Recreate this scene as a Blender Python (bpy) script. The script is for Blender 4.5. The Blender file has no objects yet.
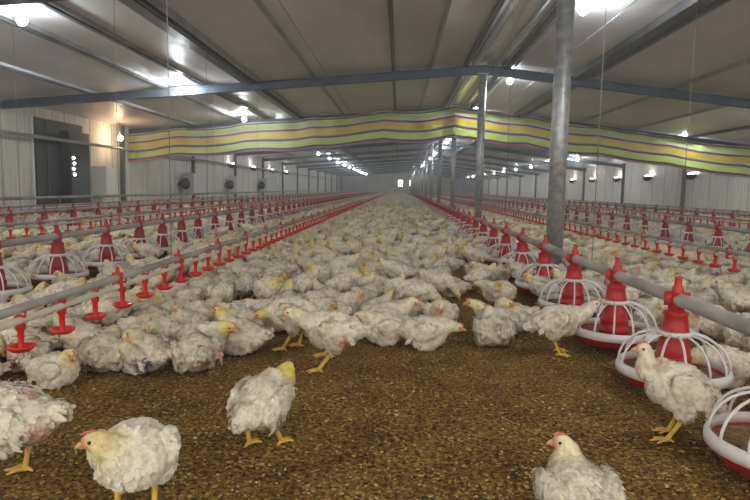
import bpy, bmesh, math, random
import numpy as np
from mathutils import Vector, Matrix, noise
random.seed(7); rng = np.random.default_rng(7)
C = bpy.context.scene.collection
PI = math.pi
# ------------------------------------------------------------------ helpers
def link(name, me, mat=None, parent=None, loc=(0,0,0), rz=0):
    o = bpy.data.objects.new(name, me); C.objects.link(o)
    o.location = loc; o.rotation_euler = (0,0,rz)
    if mat is not None and me is not None and len(me.materials) == 0:
        for m in (mat if isinstance(mat,(list,tuple)) else [mat]): me.materials.append(m)
    if parent: o.parent = parent
    return o
def tag(o, label, cat, group=None, kind=None):
    o['label'] = label; o['category'] = cat
    if group: o['group'] = group
    if kind: o['kind'] = kind
    return o
def struct(o, label=None):
    o['kind'] = 'structure'
    if label: o['label'] = label
    return o
class MB:
    def __init__(s): s.v=[]; s.f=[]; s.sm=[]
    def add(s, vs, fs, smooth=False):
        b=len(s.v); s.v+= [tuple(v) for v in vs]; s.f += [tuple(i+b for i in f) for f in fs]; s.sm += [smooth]*len(fs)
    def box(s, c, d, rz=0):
        x,y,z=[k/2 for k in d]; cs,sn=math.cos(rz),math.sin(rz); vs=[]
        for a in (-1,1):
            for b in (-1,1):
                for e in (-1,1):
                    vs.append((c[0]+a*x*cs-b*y*sn, c[1]+a*x*sn+b*y*cs, c[2]+e*z))
        s.add(vs, [(0,1,3,2),(4,6,7,5),(0,4,5,1),(2,3,7,6),(0,2,6,4),(1,5,7,3)])
    def tube(s, pts, r, n=10, cap=True, smooth=True):
        pts=[Vector(p) for p in pts]; rs = r if isinstance(r,(list,tuple)) else [r]*len(pts)
        vs=[]; up=None
        for i,p in enumerate(pts):
            t=(pts[min(i+1,len(pts)-1)]-pts[max(i-1,0)]).normalized()
            if up is None:
                up = Vector((0,0,1)) if abs(t.z)<.9 else Vector((1,0,0))
            u=(up-t*up.dot(t)).normalized(); w=t.cross(u); up=u
            for k in range(n):
                a=2*PI*k/n; vs.append(p+(u*math.cos(a)+w*math.sin(a))*rs[i])
        fs=[]
        for i in range(len(pts)-1):
            for k in range(n):
                k2=(k+1)%n; fs.append((i*n+k,i*n+k2,(i+1)*n+k2,(i+1)*n+k))
        s.add(vs,fs,smooth)
        if cap:
            s.add(vs[:n],[tuple(range(n))[::-1]]); s.add(vs[-n:],[tuple(range(n))])
    def lathe(s, prof, c=(0,0,0), n=24, closed=False):
        vs=[]
        for r,z in prof:
            for k in range(n):
                a=2*PI*k/n; vs.append((c[0]+r*math.cos(a), c[1]+r*math.sin(a), c[2]+z))
        fs=[]; m=len(prof)
        for i in range(m if closed else m-1):
            j=(i+1)%m
            for k in range(n):
                k2=(k+1)%n; fs.append((i*n+k,i*n+k2,j*n+k2,j*n+k))
        s.add(vs,fs,True)
    def ell(s, c, r, n=12, m=8, R=None):
        vs=[]; 
        for i in range(m+1):
            th=PI*i/m
            for k in range(n):
                a=2*PI*k/n; p=Vector((r[0]*math.sin(th)*math.cos(a), r[1]*math.sin(th)*math.sin(a), r[2]*math.cos(th)))
                if R: p=R@p
                vs.append(p+Vector(c))
        fs=[]
        for i in range(m):
            for k in range(n):
                k2=(k+1)%n; fs.append((i*n+k,(i+1)*n+k,(i+1)*n+k2,i*n+k2))
        s.add(vs,fs,True)
    def mesh(s, name):
        me=bpy.data.meshes.new(name); me.from_pydata(s.v,[],s.f); 
        me.polygons.foreach_set('use_smooth', s.sm)
        bm=bmesh.new(); bm.from_mesh(me); bmesh.ops.remove_doubles(bm,verts=bm.verts,dist=1e-5); bmesh.ops.recalc_face_normals(bm,faces=bm.faces); bm.to_mesh(me); bm.free()
        return me
    def build(s, name, mat, parent=None, loc=(0,0,0), rz=0):
        return link(name, s.mesh(name), mat, parent, loc, rz)
def empty(name, loc=(0,0,0), rz=0):
    o=link(name,None,loc=loc,rz=rz); o.empty_display_size=.1; return o
def copy_tree(o, loc=None, rz=None):
    c=o.copy(); C.objects.link(c)
    if loc is not None: c.location=loc
    if rz is not None: c.rotation_euler=(0,0,rz)
    for ch in list(o.children):
        d=ch.copy(); C.objects.link(d); d.parent=c
    return c
# ------------------------------------------------------------------ materials
def mat(name, col=(.5,.5,.5), rough=.6, metal=0, emis=None, es=0):
    m=bpy.data.materials.new(name); m.use_nodes=True; p=m.node_tree.nodes['Principled BSDF']
    p.inputs['Base Color'].default_value=(*col,1); p.inputs['Roughness'].default_value=rough; p.inputs['Metallic'].default_value=metal
    if emis: p.inputs['Emission Color'].default_value=(*emis,1); p.inputs['Emission Strength'].default_value=es
    return m
def noisy(m, c1, c2, scale=5, detail=4, stretch=(1,1,1), bump=0, bscale=None, lo=.35, hi=.65, bdist=.01):
    nt=m.node_tree; N=nt.nodes; L=nt.links; p=N['Principled BSDF']
    tc=N.new('ShaderNodeTexCoord'); mp=N.new('ShaderNodeMapping'); mp.inputs['Scale'].default_value=stretch
    L.new(tc.outputs['Object'],mp.inputs['Vector'])
    n=N.new('ShaderNodeTexNoise'); n.inputs['Scale'].default_value=scale; n.inputs['Detail'].default_value=detail
    L.new(mp.outputs[0],n.inputs['Vector'])
    r=N.new('ShaderNodeValToRGB'); r.color_ramp.elements[0].position=lo; r.color_ramp.elements[1].position=hi
    r.color_ramp.elements[0].color=(*c1,1); r.color_ramp.elements[1].color=(*c2,1)
    L.new(n.outputs['Fac'],r.inputs[0]); L.new(r.outputs[0],p.inputs['Base Color'])
    if bump:
        n2=N.new('ShaderNodeTexNoise'); n2.inputs['Scale'].default_value=bscale or scale; n2.inputs['Detail'].default_value=3
        L.new(mp.outputs[0],n2.inputs['Vector']); b=N.new('ShaderNodeBump'); b.inputs['Strength'].default_value=bump; b.inputs['Distance'].default_value=bdist
        L.new(n2.outputs['Fac'],b.inputs['Height']); L.new(b.outputs[0],p.inputs['Normal'])
    return m
M_ceil=noisy(mat('ceiling_foil',rough=.44,metal=.25),(.62,.565,.565),(.82,.765,.765),.9,5,(1,.35,1),bump=.55,bscale=2.2,bdist=.05)
M_purlin=noisy(mat('purlin_steel',rough=.4,metal=.6),(.10,.095,.10),(.17,.16,.165),3,3)
M_purlin2=noisy(mat('purlin_bright',rough=.4,metal=.7),(.30,.29,.29),(.45,.43,.42),3,3)
M_beam=noisy(mat('truss_blue_grey',rough=.5,metal=.3),(.065,.085,.115),(.11,.13,.165),2,3)
M_galv=noisy(mat('galvanised_steel',rough=.42,metal=.55),(.36,.37,.38),(.58,.59,.60),14,5,bump=.1)
M_shiny=noisy(mat('bright_ridge_sheet',rough=.22,metal=.9),(.70,.70,.70),(.9,.9,.9),3,4,(1,.5,1),bump=.5,bscale=4)
M_wall=noisy(mat('wall_panel',rough=.7),(.66,.60,.53),(.84,.77,.69),3,5,(1,4,.35),bump=.2)
M_wallpost=mat('wall_post',(.09,.085,.09),.6)
M_seam=mat('panel_seam',(.25,.23,.22),.6)
M_dark=noisy(mat('dark_panel',rough=.6),(.035,.03,.03),(.07,.062,.06),4,3)
M_red=mat('red_plastic',(.46,.012,.012),.38)
M_redring=mat('red_plastic_ridge',(.55,.03,.02),.4)
M_reddark=mat('darker_red_plastic',(.36,.014,.018),.5)  # darker red for every feeder line but the near right one
M_reddrink=mat('drinker_red',(.66,.022,.012),.4)
M_feed=noisy(mat('feed_crumbs',rough=.95),(.16,.09,.04),(.36,.22,.10),60,4,bump=.5,bscale=90)
M_white=mat('white_plastic',(.80,.78,.74),.45)
M_pipegrey=noisy(mat('dusty_grey_pipe',rough=.6,metal=.15),(.23,.215,.19),(.42,.395,.35),9,5,(1,.4,1),bump=.1)
M_pipecream=noisy(mat('cream_water_pipe',rough=.5),(.50,.46,.36),(.66,.62,.50),8,4)
M_wire=mat('cable',(.28,.27,.27),.5,.3)
M_bulb=mat('bulb_glow',(.9,.95,1),.5,0,(.86,.96,1.0),92)
M_warm=mat('added_warm_glow',(1,.9,.7),.5,0,(1,.72,.42),18)
M_socket=mat('lamp_socket',(.25,.25,.25),.5)
M_small=mat('wall_lamp_glow',(1,1,1),.5,0,(1,.97,.93),5)
M_black=mat('black_plastic',(.02,.02,.022),.5)
M_beak=mat('beak_horn',(.62,.38,.16),.5)
M_comb=mat('comb_red',(.66,.16,.11),.55)
M_eye=mat('eye_dark',(.02,.012,.008),.12)
# litter
M_litter=mat('litter',rough=.95)
def litter():
    nt=M_litter.node_tree; N=nt.nodes; L=nt.links; p=N['Principled BSDF']; p.inputs['Specular IOR Level'].default_value=.15
    tc=N.new('ShaderNodeTexCoord')
    def nz(s,d,r=.6):
        n=N.new('ShaderNodeTexNoise'); n.inputs['Scale'].default_value=s; n.inputs['Detail'].default_value=d; n.inputs['Roughness'].default_value=r
        L.new(tc.outputs['Object'],n.inputs['Vector']); return n
    a=nz(62,6,.75); b=nz(4.5,4); c=nz(150,2)
    r=N.new('ShaderNodeValToRGB'); e=r.color_ramp.elements
    e[0].position=.38; e[0].color=(.07,.038,.016,1); e[1].position=.66; e[1].color=(.64,.44,.15,1)
    x=e.new(.47); x.color=(.23,.125,.036,1); x=e.new(.56); x.color=(.42,.26,.07,1)
    L.new(a.outputs['Fac'],r.inputs[0])
    m=N.new('ShaderNodeMix'); m.data_type='RGBA'; m.blend_type='MULTIPLY'; m.inputs[0].default_value=1
    r2=N.new('ShaderNodeValToRGB'); r2.color_ramp.elements[0].position=.32; r2.color_ramp.elements[0].color=(.62,.56,.52,1); r2.color_ramp.elements[1].position=.62; r2.color_ramp.elements[1].color=(1.12,1.1,.98,1)
    L.new(b.outputs['Fac'],r2.inputs[0]); L.new(r.outputs[0],m.inputs[6]); L.new(r2.outputs[0],m.inputs[7]); L.new(m.outputs[2],p.inputs['Base Color'])
    bp=N.new('ShaderNodeBump'); bp.inputs['Strength'].default_value=1; bp.inputs['Distance'].default_value=.012
    ad=N.new('ShaderNodeMath'); ad.operation='ADD'; L.new(a.outputs['Fac'],ad.inputs[0]); L.new(c.outputs['Fac'],ad.inputs[1])
    L.new(ad.outputs[0],bp.inputs['Height']); L.new(bp.outputs[0],p.inputs['Normal'])
litter()
# feathers: pigment from a colour attribute
M_feather=mat('feather',rough=.85)
def fm():
    nt=M_feather.node_tree; N=nt.nodes; L=nt.links; p=N['Principled BSDF']; p.inputs['Specular IOR Level'].default_value=.2
    a=N.new('ShaderNodeAttribute'); a.attribute_name='pigment'
    tc=N.new('ShaderNodeTexCoord'); n=N.new('ShaderNodeTexNoise'); n.inputs['Scale'].default_value=45; n.inputs['Detail'].default_value=4
    L.new(tc.outputs['Object'],n.inputs['Vector'])
    r=N.new('ShaderNodeValToRGB'); r.color_ramp.elements[0].position=.3; r.color_ramp.elements[0].color=(.72,.67,.58,1); r.color_ramp.elements[1].position=.55; r.color_ramp.elements[1].color=(1,1,1,1)
    L.new(n.outputs['Fac'],r.inputs[0])
    m=N.new('ShaderNodeMix'); m.data_type='RGBA'; m.blend_type='MULTIPLY'; m.inputs[0].default_value=1
    L.new(a.outputs['Color'],m.inputs[6]); L.new(r.outputs[0],m.inputs[7]); L.new(m.outputs[2],p.inputs['Base Color'])
    b=N.new('ShaderNodeBump'); b.inputs['Strength'].default_value=.5; b.inputs['Distance'].default_value=.004
    n2=N.new('ShaderNodeTexNoise'); n2.inputs['Scale'].default_value=130; L.new(tc.outputs['Object'],n2.inputs['Vector'])
    L.new(n2.outputs['Fac'],b.inputs['Height']); L.new(b.outputs[0],p.inputs['Normal'])
    p.inputs['Subsurface Weight'].default_value=.0
fm()
# ------------------------------------------------------------------ chicken
WHITE=np.array((.88,.82,.67)); YEL=np.array((.80,.68,.24)); PINK=np.array((.60,.27,.21)); DIRT=np.array((.36,.27,.17)); LEG=np.array((.80,.52,.10)); RED=np.array((.66,.16,.10))
def remesh(mb, vox, smooth=3):
    me=mb.mesh('tmp'); o=bpy.data.objects.new('tmp',me); C.objects.link(o)
    m=o.modifiers.new('r','REMESH'); m.mode='VOXEL'; m.voxel_size=vox
    s=o.modifiers.new('s','SMOOTH'); s.iterations=smooth; s.factor=.5
    dg=bpy.context.evaluated_depsgraph_get(); dg.update()
    e=bpy.data.meshes.new_from_object(o.evaluated_get(dg))
    bpy.data.objects.remove(o); bpy.data.meshes.remove(me)
    n=len(e.vertices); v=np.empty(n*3); e.vertices.foreach_get('co',v); v=v.reshape(-1,3)
    nn=np.empty(n*3); e.vertices.foreach_get('normal',nn); nn=nn.reshape(-1,3)
    f=[tuple(p.vertices) for p in e.polygons]
    bpy.data.meshes.remove(e); return v,nn,f
def chicken_geo(P, vox, nfeather, legs=True):
    """P: sit, neck [(x,y,z)...3], look (yaw,pitch), fat, pink [(x,y,z,r)], yellow 0..1, dirt"""
    R=random.Random(P.get('seed',1)); rg=np.random.default_rng(P.get('seed',1))
    sit=P.get('sit',False); nt=P.get('nt',1.08); fat=P.get('fat',1.0)
    mb=MB()
    if sit: bz=.082; pitch=P.get('bp',-6)
    else:  bz=P.get('bz',.172); pitch=P.get('bp',-16)
    Rp=Matrix.Rotation(math.radians(pitch),3,'Y')
    def q(x,y,z): return Vector((0,0,bz))+Rp@Vector((x,y,z))
    w=fat
    mb.ell(q(0,0,0),(.102,.080*w,.081),20,14,Rp)
    mb.ell(q(.046,0,-.004),(.062,.070*w,.074),18,12,Rp)
    mb.ell(q(-.062,0,.012),(.062,.062*w,.056),16,12,Rp)
    # tail
    tz=P.get('tail',.03)
    mb.ell(q(-.116,0,.018+tz*.6),(.036,.026,.030),12,8,Rp@Matrix.Rotation(math.radians(25),3,'Y'))
    for s in (-1,1):   # wings
        ws=P.get('wing',.0)
        mb.ell(q(-.010,s*(.074*w+ws),.014),(.078,.021,.044),16,10,Rp@Matrix.Rotation(math.radians(-8),3,'Y')@Matrix.Rotation(s*.08,3,'Z'))
    nk=[Vector(p) for p in P['neck']]
    base=q(.070,0,.025)
    mb.tube([q(.03,0,.01),base.lerp(nk[0],.5),nk[0],nk[1],nk[2]],[.058,.050*(.6+.4*nt),.037*nt,.027*nt,.022*(.5+.5*nt)],16)
    mb.ell(nk[0],(.037*nt,)*3,14,10); mb.ell(nk[1],(.027*nt,)*3,12,8)
    yaw,pit=[math.radians(a) for a in P.get('look',(0,0))]
    fwd=Vector((math.cos(yaw)*math.cos(pit),math.sin(yaw)*math.cos(pit),math.sin(pit)))
    side=Vector((0,0,1)).cross(fwd)
    side=side.normalized() if side.length>.01 else Vector((0,1,0)); up=fwd.cross(side)
    Rh=Matrix((fwd,side,up)).transposed(); hd=nk[2]
    mb.ell(hd+fwd*.004,(.029,.021,.0225),14,10,Rh); mb.ell(hd+fwd*.02-up*.003,(.014,.012,.012),10,8,Rh)
    feet=[]
    if sit:
        for s in (-1,1): mb.ell((.005,s*.055*w,.040),(.065,.030,.040),12,8)
        pass
    else:
        for s in (-1,1):
            st=P.get('step',(.0,.0))[0 if s<0 else 1]
            hip=Vector((-.005,s*.046*w,bz-.03)); hock=Vector((-.018+st*.5,s*.044,.083+(.03 if P.get('lift')==s else 0)))
            mb.tube([hip,hip.lerp(hock,.55),hock],[.044,.034,.014],12); mb.ell(hip,(.046,.036,.045),12,8)
            ft=Vector((.012+st,s*.044,.010+(.045 if P.get('lift')==s else 0))); feet.append((hock,ft))
    v,nn,f=remesh(mb,vox,3 if vox<.012 else 1)
    if sit: v[:,2]=np.maximum(v[:,2],.001)
    # clumps
    if vox<.03:
        for i in range(len(v)):
            d=np.linalg.norm(v[i]-np.array(hd)); a=(.0038 if vox<.012 else .009) if d>.05 else .0012
            p=Vector(v[i])*(26 if vox<.012 else 34)+Vector((P.get('seed',1)*3.1,0,0)); v[i]+=nn[i]*a*(noise.noise(p)+.5*noise.noise(p*2.3))
    def pig(p, jit=0):
        p=np.asarray(p); d=np.linalg.norm(p-np.array(hd),axis=1)
        c=np.tile(WHITE,(len(p),1))*(1+jit)
        ym=P.get('yellow',.6)*np.clip((.085-d)/.05,0,1); c=c*(1-ym[:,None])+YEL*ym[:,None]
        low=np.clip((( .06 if sit else .125)-p[:,2])/.06,0,1)*P.get('dirt',.35); low*= (d>.05)
        c=c*(1-low[:,None])+DIRT*low[:,None]
        for (x,y,z,r) in P.get('pink',[]):
            m=np.clip(1.4-np.linalg.norm(p-np.array((x,y,z)),axis=1)/r*1.2,0,1)*.85; c=c*(1-m[:,None])+PINK*m[:,None]
        for sgn in (-1,1):
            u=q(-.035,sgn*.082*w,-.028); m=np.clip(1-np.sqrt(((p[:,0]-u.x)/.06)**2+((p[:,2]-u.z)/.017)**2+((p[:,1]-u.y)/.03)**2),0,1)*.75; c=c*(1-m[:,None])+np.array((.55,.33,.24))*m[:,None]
        for (x,y,z,r) in P.get('blue',[]):
            m=np.clip(1.6-np.linalg.norm(p-np.array((x,y,z)),axis=1)/r*1.2,0,1)*.9; c=c*(1-m[:,None])+np.array((.03,.035,.10))*m[:,None]
        sd=P.get('seed',1)*1.7
        st=np.array([noise.noise(Vector((k[0]*17+sd,k[1]*17,k[2]*26)))+.4*noise.noise(Vector((k[0]*48,k[1]*48+sd,k[2]*60))) for k in p])
        m=np.clip((st-.20)/.22,0,1)*P.get('stain',.42)*(d>.05); tone=np.array((.44,.33,.22)) if P.get('seed',1)%2 else np.array((.48,.30,.23)); c=c*(1-m[:,None])+tone*m[:,None]
        fp=np.array(hd+fwd*.022-up*.004); m=np.clip((.026-np.linalg.norm(p-fp,axis=1))/.012,0,1)*P.get('face',.75); c=c*(1-m[:,None])+RED*m[:,None]
        return np.clip(c,0,1)
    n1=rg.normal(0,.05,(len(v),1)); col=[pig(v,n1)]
    V=[v]; F=list(f); nb=len(v)
    # feathers
    if nfeather:
        d=np.linalg.norm(v-np.array(hd),axis=1)
        ok=np.where((d>.030)&(v[:,2]>(.012 if sit else .085)))[0]
        idx=rg.choice(ok,min(nfeather,len(ok)),replace=False)
        for i in idx:
            p=Vector(v[i]); n=Vector(nn[i]); dd=d[i]
            t=Rp@Vector((-1,0,-.25))
            if dd<.13 and v[i][0]>.02:
                near=min(1,(.13-dd)/.07); t=t.lerp((q(-.02,0,0)-hd).normalized(),near)
            t+=Vector((R.gauss(0,.22),R.gauss(0,.22),R.gauss(0,.22)))
            t=t-n*t.dot(n)
            if t.length<.15: continue
            t.normalize(); s=n.cross(t)
            big=1 if dd>.13 else max(.3,(dd-.01)/.12)
            Lf=R.uniform(.014,.029)*big; Wf=Lf*R.uniform(.26,.40); lift=Lf*R.uniform(.06,.32)
            a=p-n*.002; b=p+t*Lf*.55+n*lift*.45; c=p+t*Lf+n*lift*.62
            pts=[a-s*Wf*.3,a+s*Wf*.3,b-s*Wf,b+n*Wf*.22,b+s*Wf,c-s*Wf*.45,c+s*Wf*.45]
            pts=[Vector((k.x,k.y,max(k.z,.002))) for k in pts]
            V.append(np.array(pts)); F+= [(nb,nb+1,nb+3),(nb,nb+3,nb+2),(nb+1,nb+4,nb+3),(nb+2,nb+3,nb+6,nb+5),(nb+3,nb+4,nb+6)]
            j=R.gauss(0,.045); col.append(pig(np.array([a[:] for k in range(7)]),j)*np.array([[.93]]*3+[[1]]*4)); nb+=7
        # wing quills and tail quills
        for s in (-1,1):
            for k in range(9):
                a=q(-.042-.004*k,s*(.086*w+P.get('wing',0)),.036-.0075*k); t=(Rp@Vector((-1,-s*(.42+R.uniform(-.08,.12)),-.05-.06*k+R.uniform(-.1,.1)))).normalized(); n=Vector((0,s,0)); u=n.cross(t)
                Lf=(.050-.002*k)*R.uniform(.75,1.1); Wf=.0065
                b=a+t*Lf*.5+n*.003; c=a+t*Lf
                pts=[a-u*Wf*.6,a+u*Wf*.6,b-u*Wf,b+n*.003,b+u*Wf,c-u*Wf*.4,c+u*Wf*.4]
                pts=[Vector((k2.x,k2.y,max(k2.z,.002))) for k2 in pts]
                V.append(np.array(pts)); F+= [(nb,nb+1,nb+3),(nb,nb+3,nb+2),(nb+1,nb+4,nb+3),(nb+2,nb+3,nb+6,nb+5),(nb+3,nb+4,nb+6)]
                col.append(np.tile(WHITE*R.uniform(.86,1.02),(7,1))); nb+=7
        for k in range(12):
            a=q(-.108,R.uniform(-.018,.018),.02+tz*.6); t=(Rp@Vector((-1,R.uniform(-.35,.35),R.uniform(-.1,.7)*(.5+tz*12)))).normalized(); n=Vector((0,R.choice((-1,1)),.3)).normalized(); u=n.cross(t); Lf=R.uniform(.04,.062); Wf=.010
            b=a+t*Lf*.5; c=a+t*Lf
            pts=[a-u*Wf*.6,a+u*Wf*.6,b-u*Wf,b+n*.003,b+u*Wf,c-u*Wf*.4,c+u*Wf*.4]
            V.append(np.array(pts)); F+= [(nb,nb+1,nb+3),(nb,nb+3,nb+2),(nb+1,nb+4,nb+3),(nb+2,nb+3,nb+6,nb+5),(nb+3,nb+4,nb+6)]
            col.append(np.tile(WHITE*R.uniform(.88,1.02),(7,1))); nb+=7
    # shanks, toes
    if legs:
        lm=MB()
        for (hock,ft) in feet:
            h=Vector(hock)+Vector((0,0,.006)); g=Vector(ft)
            if not sit: lm.tube([h,h.lerp(g,.5),g+Vector((0,0,.004))],[.0095,.0070,.0085],8)
            ya=P.get('toe',0)
            for ang,ln in ((0,.052),(32,.043),(-34,.043),(178,.022)):
                a=math.radians(ang+ya); dv=Vector((math.cos(a),math.sin(a),0))
                z0=max(g.z,.008)
                lm.tube([g+Vector((0,0,.002)),Vector((g.x,g.y,z0))+dv*ln*.5+Vector((0,0,.003)),Vector((g.x,g.y,z0-.004))+dv*ln],[.0075,.0058,.0028],6)
        if lm.v:
            V.append(np.array(lm.v)); F+=[tuple(i+nb for i in fc) for fc in lm.f]; nb+=len(lm.v)
            col.append(np.tile(LEG,(len(lm.v),1)))
    return np.concatenate(V), F, np.concatenate(col), (hd,fwd,side,up)
def chicken_mesh(P,vox,nf,name='chicken'):
    v,f,c,h=chicken_geo(P,vox,nf)
    me=bpy.data.meshes.new(name); me.from_pydata(v.tolist(),[],f)
    me.polygons.foreach_set('use_smooth',[True]*len(me.polygons))
    at=me.color_attributes.new('pigment','FLOAT_COLOR','POINT'); at.data.foreach_set('color',np.concatenate([c,np.ones((len(c),1))],1).ravel().astype(np.float32))
    me.materials.append(M_feather); me['head']=1
    return me,h
def head_parts(o,h,comb=1.0,wattle=0):
    hd,fwd,side,up=h; Rh=Matrix((fwd,side,up)).transposed()
    b=MB(); r=hd+fwd*.026-up*.002
    b.tube([r-fwd*.004,r+fwd*.007+up*.0015,r+fwd*.016-up*.002,r+fwd*.021-up*.007],[.0085,.0072,.0045,.0012],10)
    b.tube([r-fwd*.004-up*.004,r+fwd*.006-up*.006,r+fwd*.013-up*.0065],[.006,.0045,.0014],8); b.build('beak',M_beak,o)
    c=MB()
    for k in range(5):
        t=k/4; p=hd+fwd*(.024-.030*t)+up*(.0185+.006*math.sin(PI*(t*.8+.15)))
        c.ell(p,(.0062,.0032,.0058*(comb*.62)*(1+.35*math.sin(k*2.4))),8,6,Rh)
    c.build('comb',M_comb,o)
    for s in (-1,1):
        e=MB(); e.ell(hd+fwd*.011+side*s*.0185+up*.004,(.0046,.0030,.0046),10,8,Rh); e.build('eye',M_eye,o)
    if wattle:
        w=MB()
        for s in (-1,1): w.ell(hd+fwd*.020+side*s*.006-up*.020,(.005,.003,.009*wattle),8,6,Rh)
        w.build('wattle',M_comb,o)
def hero(P,x,y,yaw,label,group=None,sc=1.0,vox=.0052,nf=2600,comb=1,wattle=0):
    me,h=chicken_mesh(P,vox,nf); o=link('broiler_chicken',me,loc=(x,y,0),rz=math.radians(yaw)); o.scale=(sc,)*3
    head_parts(o,h,comb,wattle); tag(o,label,'chicken',group); return o
UP=[(.105,0,.225),(.122,0,.262),(.130,0,.292)]
def n_(p): return p
STAND=dict(neck=UP,look=(0,-5))
heroes=[]
def H(P,x,y,yaw,label,**k):
    heroes.append((x,y)); return hero(P,x,y,yaw,label,**k)
H(dict(seed=11,neck=[(.11,.01,.20),(.145,.02,.215),(.175,.02,.215)],look=(20,-15),step=(-.03,.035),pink=[(-.085,-.07,.16,.045),(-.1,.06,.15,.05),(-.06,0,.25,.03)],dirt=.45,fat=1.08,tail=.045,bz=.178),
  -1.03,1.50,184,'large ruffled white broiler walking out of the left edge, only its body and tail showing',sc=1.02)
H(dict(seed=12,nt=1.25,neck=[(.070,-.02,.195),(.078,-.045,.220),(.078,-.070,.238)],look=(-80,-10),yellow=.75,dirt=.25,bp=-20,fat=1.08,bz=.165,step=(.0,.01)),
  -.615,1.35,284,'yellow-headed white broiler with red comb looking left at the lower left',sc=.97,comb=.6)
H(dict(seed=13,nt=1.3,neck=[(.09,-.01,.205),(.104,-.015,.228),(.112,-.02,.246)],look=(22,-8),yellow=1.2,pink=[(-.07,.065,.13,.045),(-.02,.07,.2,.018)],dirt=.2,bp=-24,fat=1.05,tail=.0,step=(.03,-.03),bz=.16),
  -.40,1.765,66,'single white broiler with a bright yellow head standing alone mid-floor with its back turned',sc=.92,comb=.15)
H(dict(seed=14,nt=1.0,neck=[(.108,.0,.235),(.110,0,.272),(.118,0,.302)],look=(8,2),yellow=.18,dirt=.22,bp=-26,fat=1.0,tail=-.03,pink=[(.05,.075,.225,.014)],bz=.178,step=(0,.03),face=.5),
  .925,1.93,172,'upright white broiler standing in profile beside the foreground feeder on the right',sc=.97)
H(dict(seed=15,nt=1.35,neck=[(.072,.0,.175),(.080,.0,.208),(.078,.012,.238)],look=(72,-4),yellow=.35,dirt=.1,bp=-8,fat=1.15,bz=.13,pink=[(-.03,-.05,.21,.02)]),
  .425,1.33,97,'white broiler seen from behind at the bottom edge with its red-combed head turned left',sc=.86,comb=1.1,wattle=.8)
H(dict(seed=16,neck=[(.115,0,.215),(.155,0,.235),(.185,0,.250)],look=(5,-12),yellow=.3,pink=[(-.04,.07,.14,.05),(-.05,.05,.10,.04)],dirt=.3,bp=-4,step=(.03,.05),lift=-1,tail=-.01,bz=.175,face=.5),
  -.27,2.56,182,'white broiler striding left on one yellow leg with a pink bare thigh, flock front edge',sc=1.02)
H(dict(seed=17,sit=True,neck=[(.105,0,.115),(.135,0,.118),(.158,0,.112)],look=(0,-12),yellow=.35,tail=-.01,dirt=.2),
  .150,2.98,-4,'white broiler lying flat on the litter in profile facing right, centre of the flock edge',sc=1.0,vox=.007,nf=1500)
H(dict(seed=18,sit=True,neck=[(.07,0,.15),(.085,0,.165),(.10,0,.17)],look=(60,-5),yellow=.2,dirt=.15,fat=1.08),
  .50,3.06,95,'white broiler sitting with its back to the camera, left of the leftmost near feeders',vox=.007,nf=1500)
H(dict(seed=19,sit=True,neck=[(.10,0,.15),(.125,0,.175),(.15,0,.182)],look=(0,-5),yellow=.7,dirt=.2),
  .56,3.26,176,'white broiler with an orange-yellow face looking left over the back of a sitting bird',vox=.007,nf=1500,comb=1.2)
H(dict(seed=20,neck=[(.11,0,.20),(.15,0,.225),(.175,0,.262)],look=(10,20),yellow=.1,dirt=.35,tail=-.035,bp=-14,bz=.17,step=(.01,.01),face=.3),
  .785,2.93,-8,'white broiler standing with drooping tail and neck stretched right toward a feeder',vox=.007,nf=1500,sc=.98)
H(dict(seed=21,sit=True,neck=[(.075,-.02,.15),(.09,-.03,.165),(.105,-.045,.165)],look=(-50,-15),yellow=.8,dirt=.2,fat=1.1),
  -1.34,2.26,5,'plump white broiler with a yellow face sitting under the first red drinkers at far left',sc=.8,vox=.006,nf=1900)
H(dict(seed=22,sit=True,neck=[(.09,0,.13),(.11,0,.145),(.13,0,.15)],look=(10,-10),yellow=.4,pink=[(-.08,.03,.05,.04)],dirt=.35,fat=1.05),
  -1.24,2.46,100,'white broiler sitting rump to camera between two birds below the left drinkers',vox=.007,nf=1500)
H(dict(seed=23,sit=True,neck=[(.06,0,.14),(.06,.03,.155),(.045,.055,.15)],look=(150,-25),yellow=.5,blue=[(-.055,.065,.055,.04)],dirt=.25,fat=1.05),
  -1.07,2.47,152,'white broiler with a dark blue dye mark sitting at the flock edge',vox=.007,nf=1500)
H(dict(seed=24,sit=True,neck=[(.09,0,.13),(.115,0,.14),(.14,0,.135)],look=(-20,-15),yellow=.3,pink=[(-.06,-.075,.08,.05),(-.10,-.02,.06,.04)],dirt=.3,fat=1.08,wing=.006),
  -.865,2.50,120,'white broiler with raw pink flanks sitting at the flock edge right of the dye-marked bird',vox=.007,nf=1500)
H(dict(seed=25,sit=True,neck=[(.10,0,.14),(.125,0,.15),(.148,0,.15)],look=(-25,-15),yellow=1.1,dirt=.2),
  -.90,2.72,-14,'white broiler whose yellow head pokes out to the right behind the pink-flanked bird',vox=.007,nf=1500)
H(dict(seed=26,neck=[(.11,0,.175),(.14,0,.165),(.165,0,.16)],look=(10,-30),yellow=1.1,dirt=.35,bp=-8,step=(-.02,.03),tail=.0),
  -.50,2.88,172,'big white broiler standing facing left with a lowered yellow head in the front row',vox=.007,nf=1500,sc=1.05)
H(dict(seed=27,sit=True,neck=[(.10,0,.15),(.12,0,.175),(.135,0,.195)],look=(15,-5),yellow=1.1,dirt=.25),
  -.735,2.80,160,'white broiler with a raised yellow head sitting between two front-row birds',vox=.007,nf=1500)
H(dict(seed=28,sit=True,neck=[(.10,0,.14),(.12,0,.15),(.14,0,.15)],look=(0,-10),yellow=.3,dirt=.25,pink=[(-.05,-.07,.08,.03)]),
  -.06,3.05,-160,'white broiler crouched with drooping wing just right of the striding bird',vox=.007,nf=1500)
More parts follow.
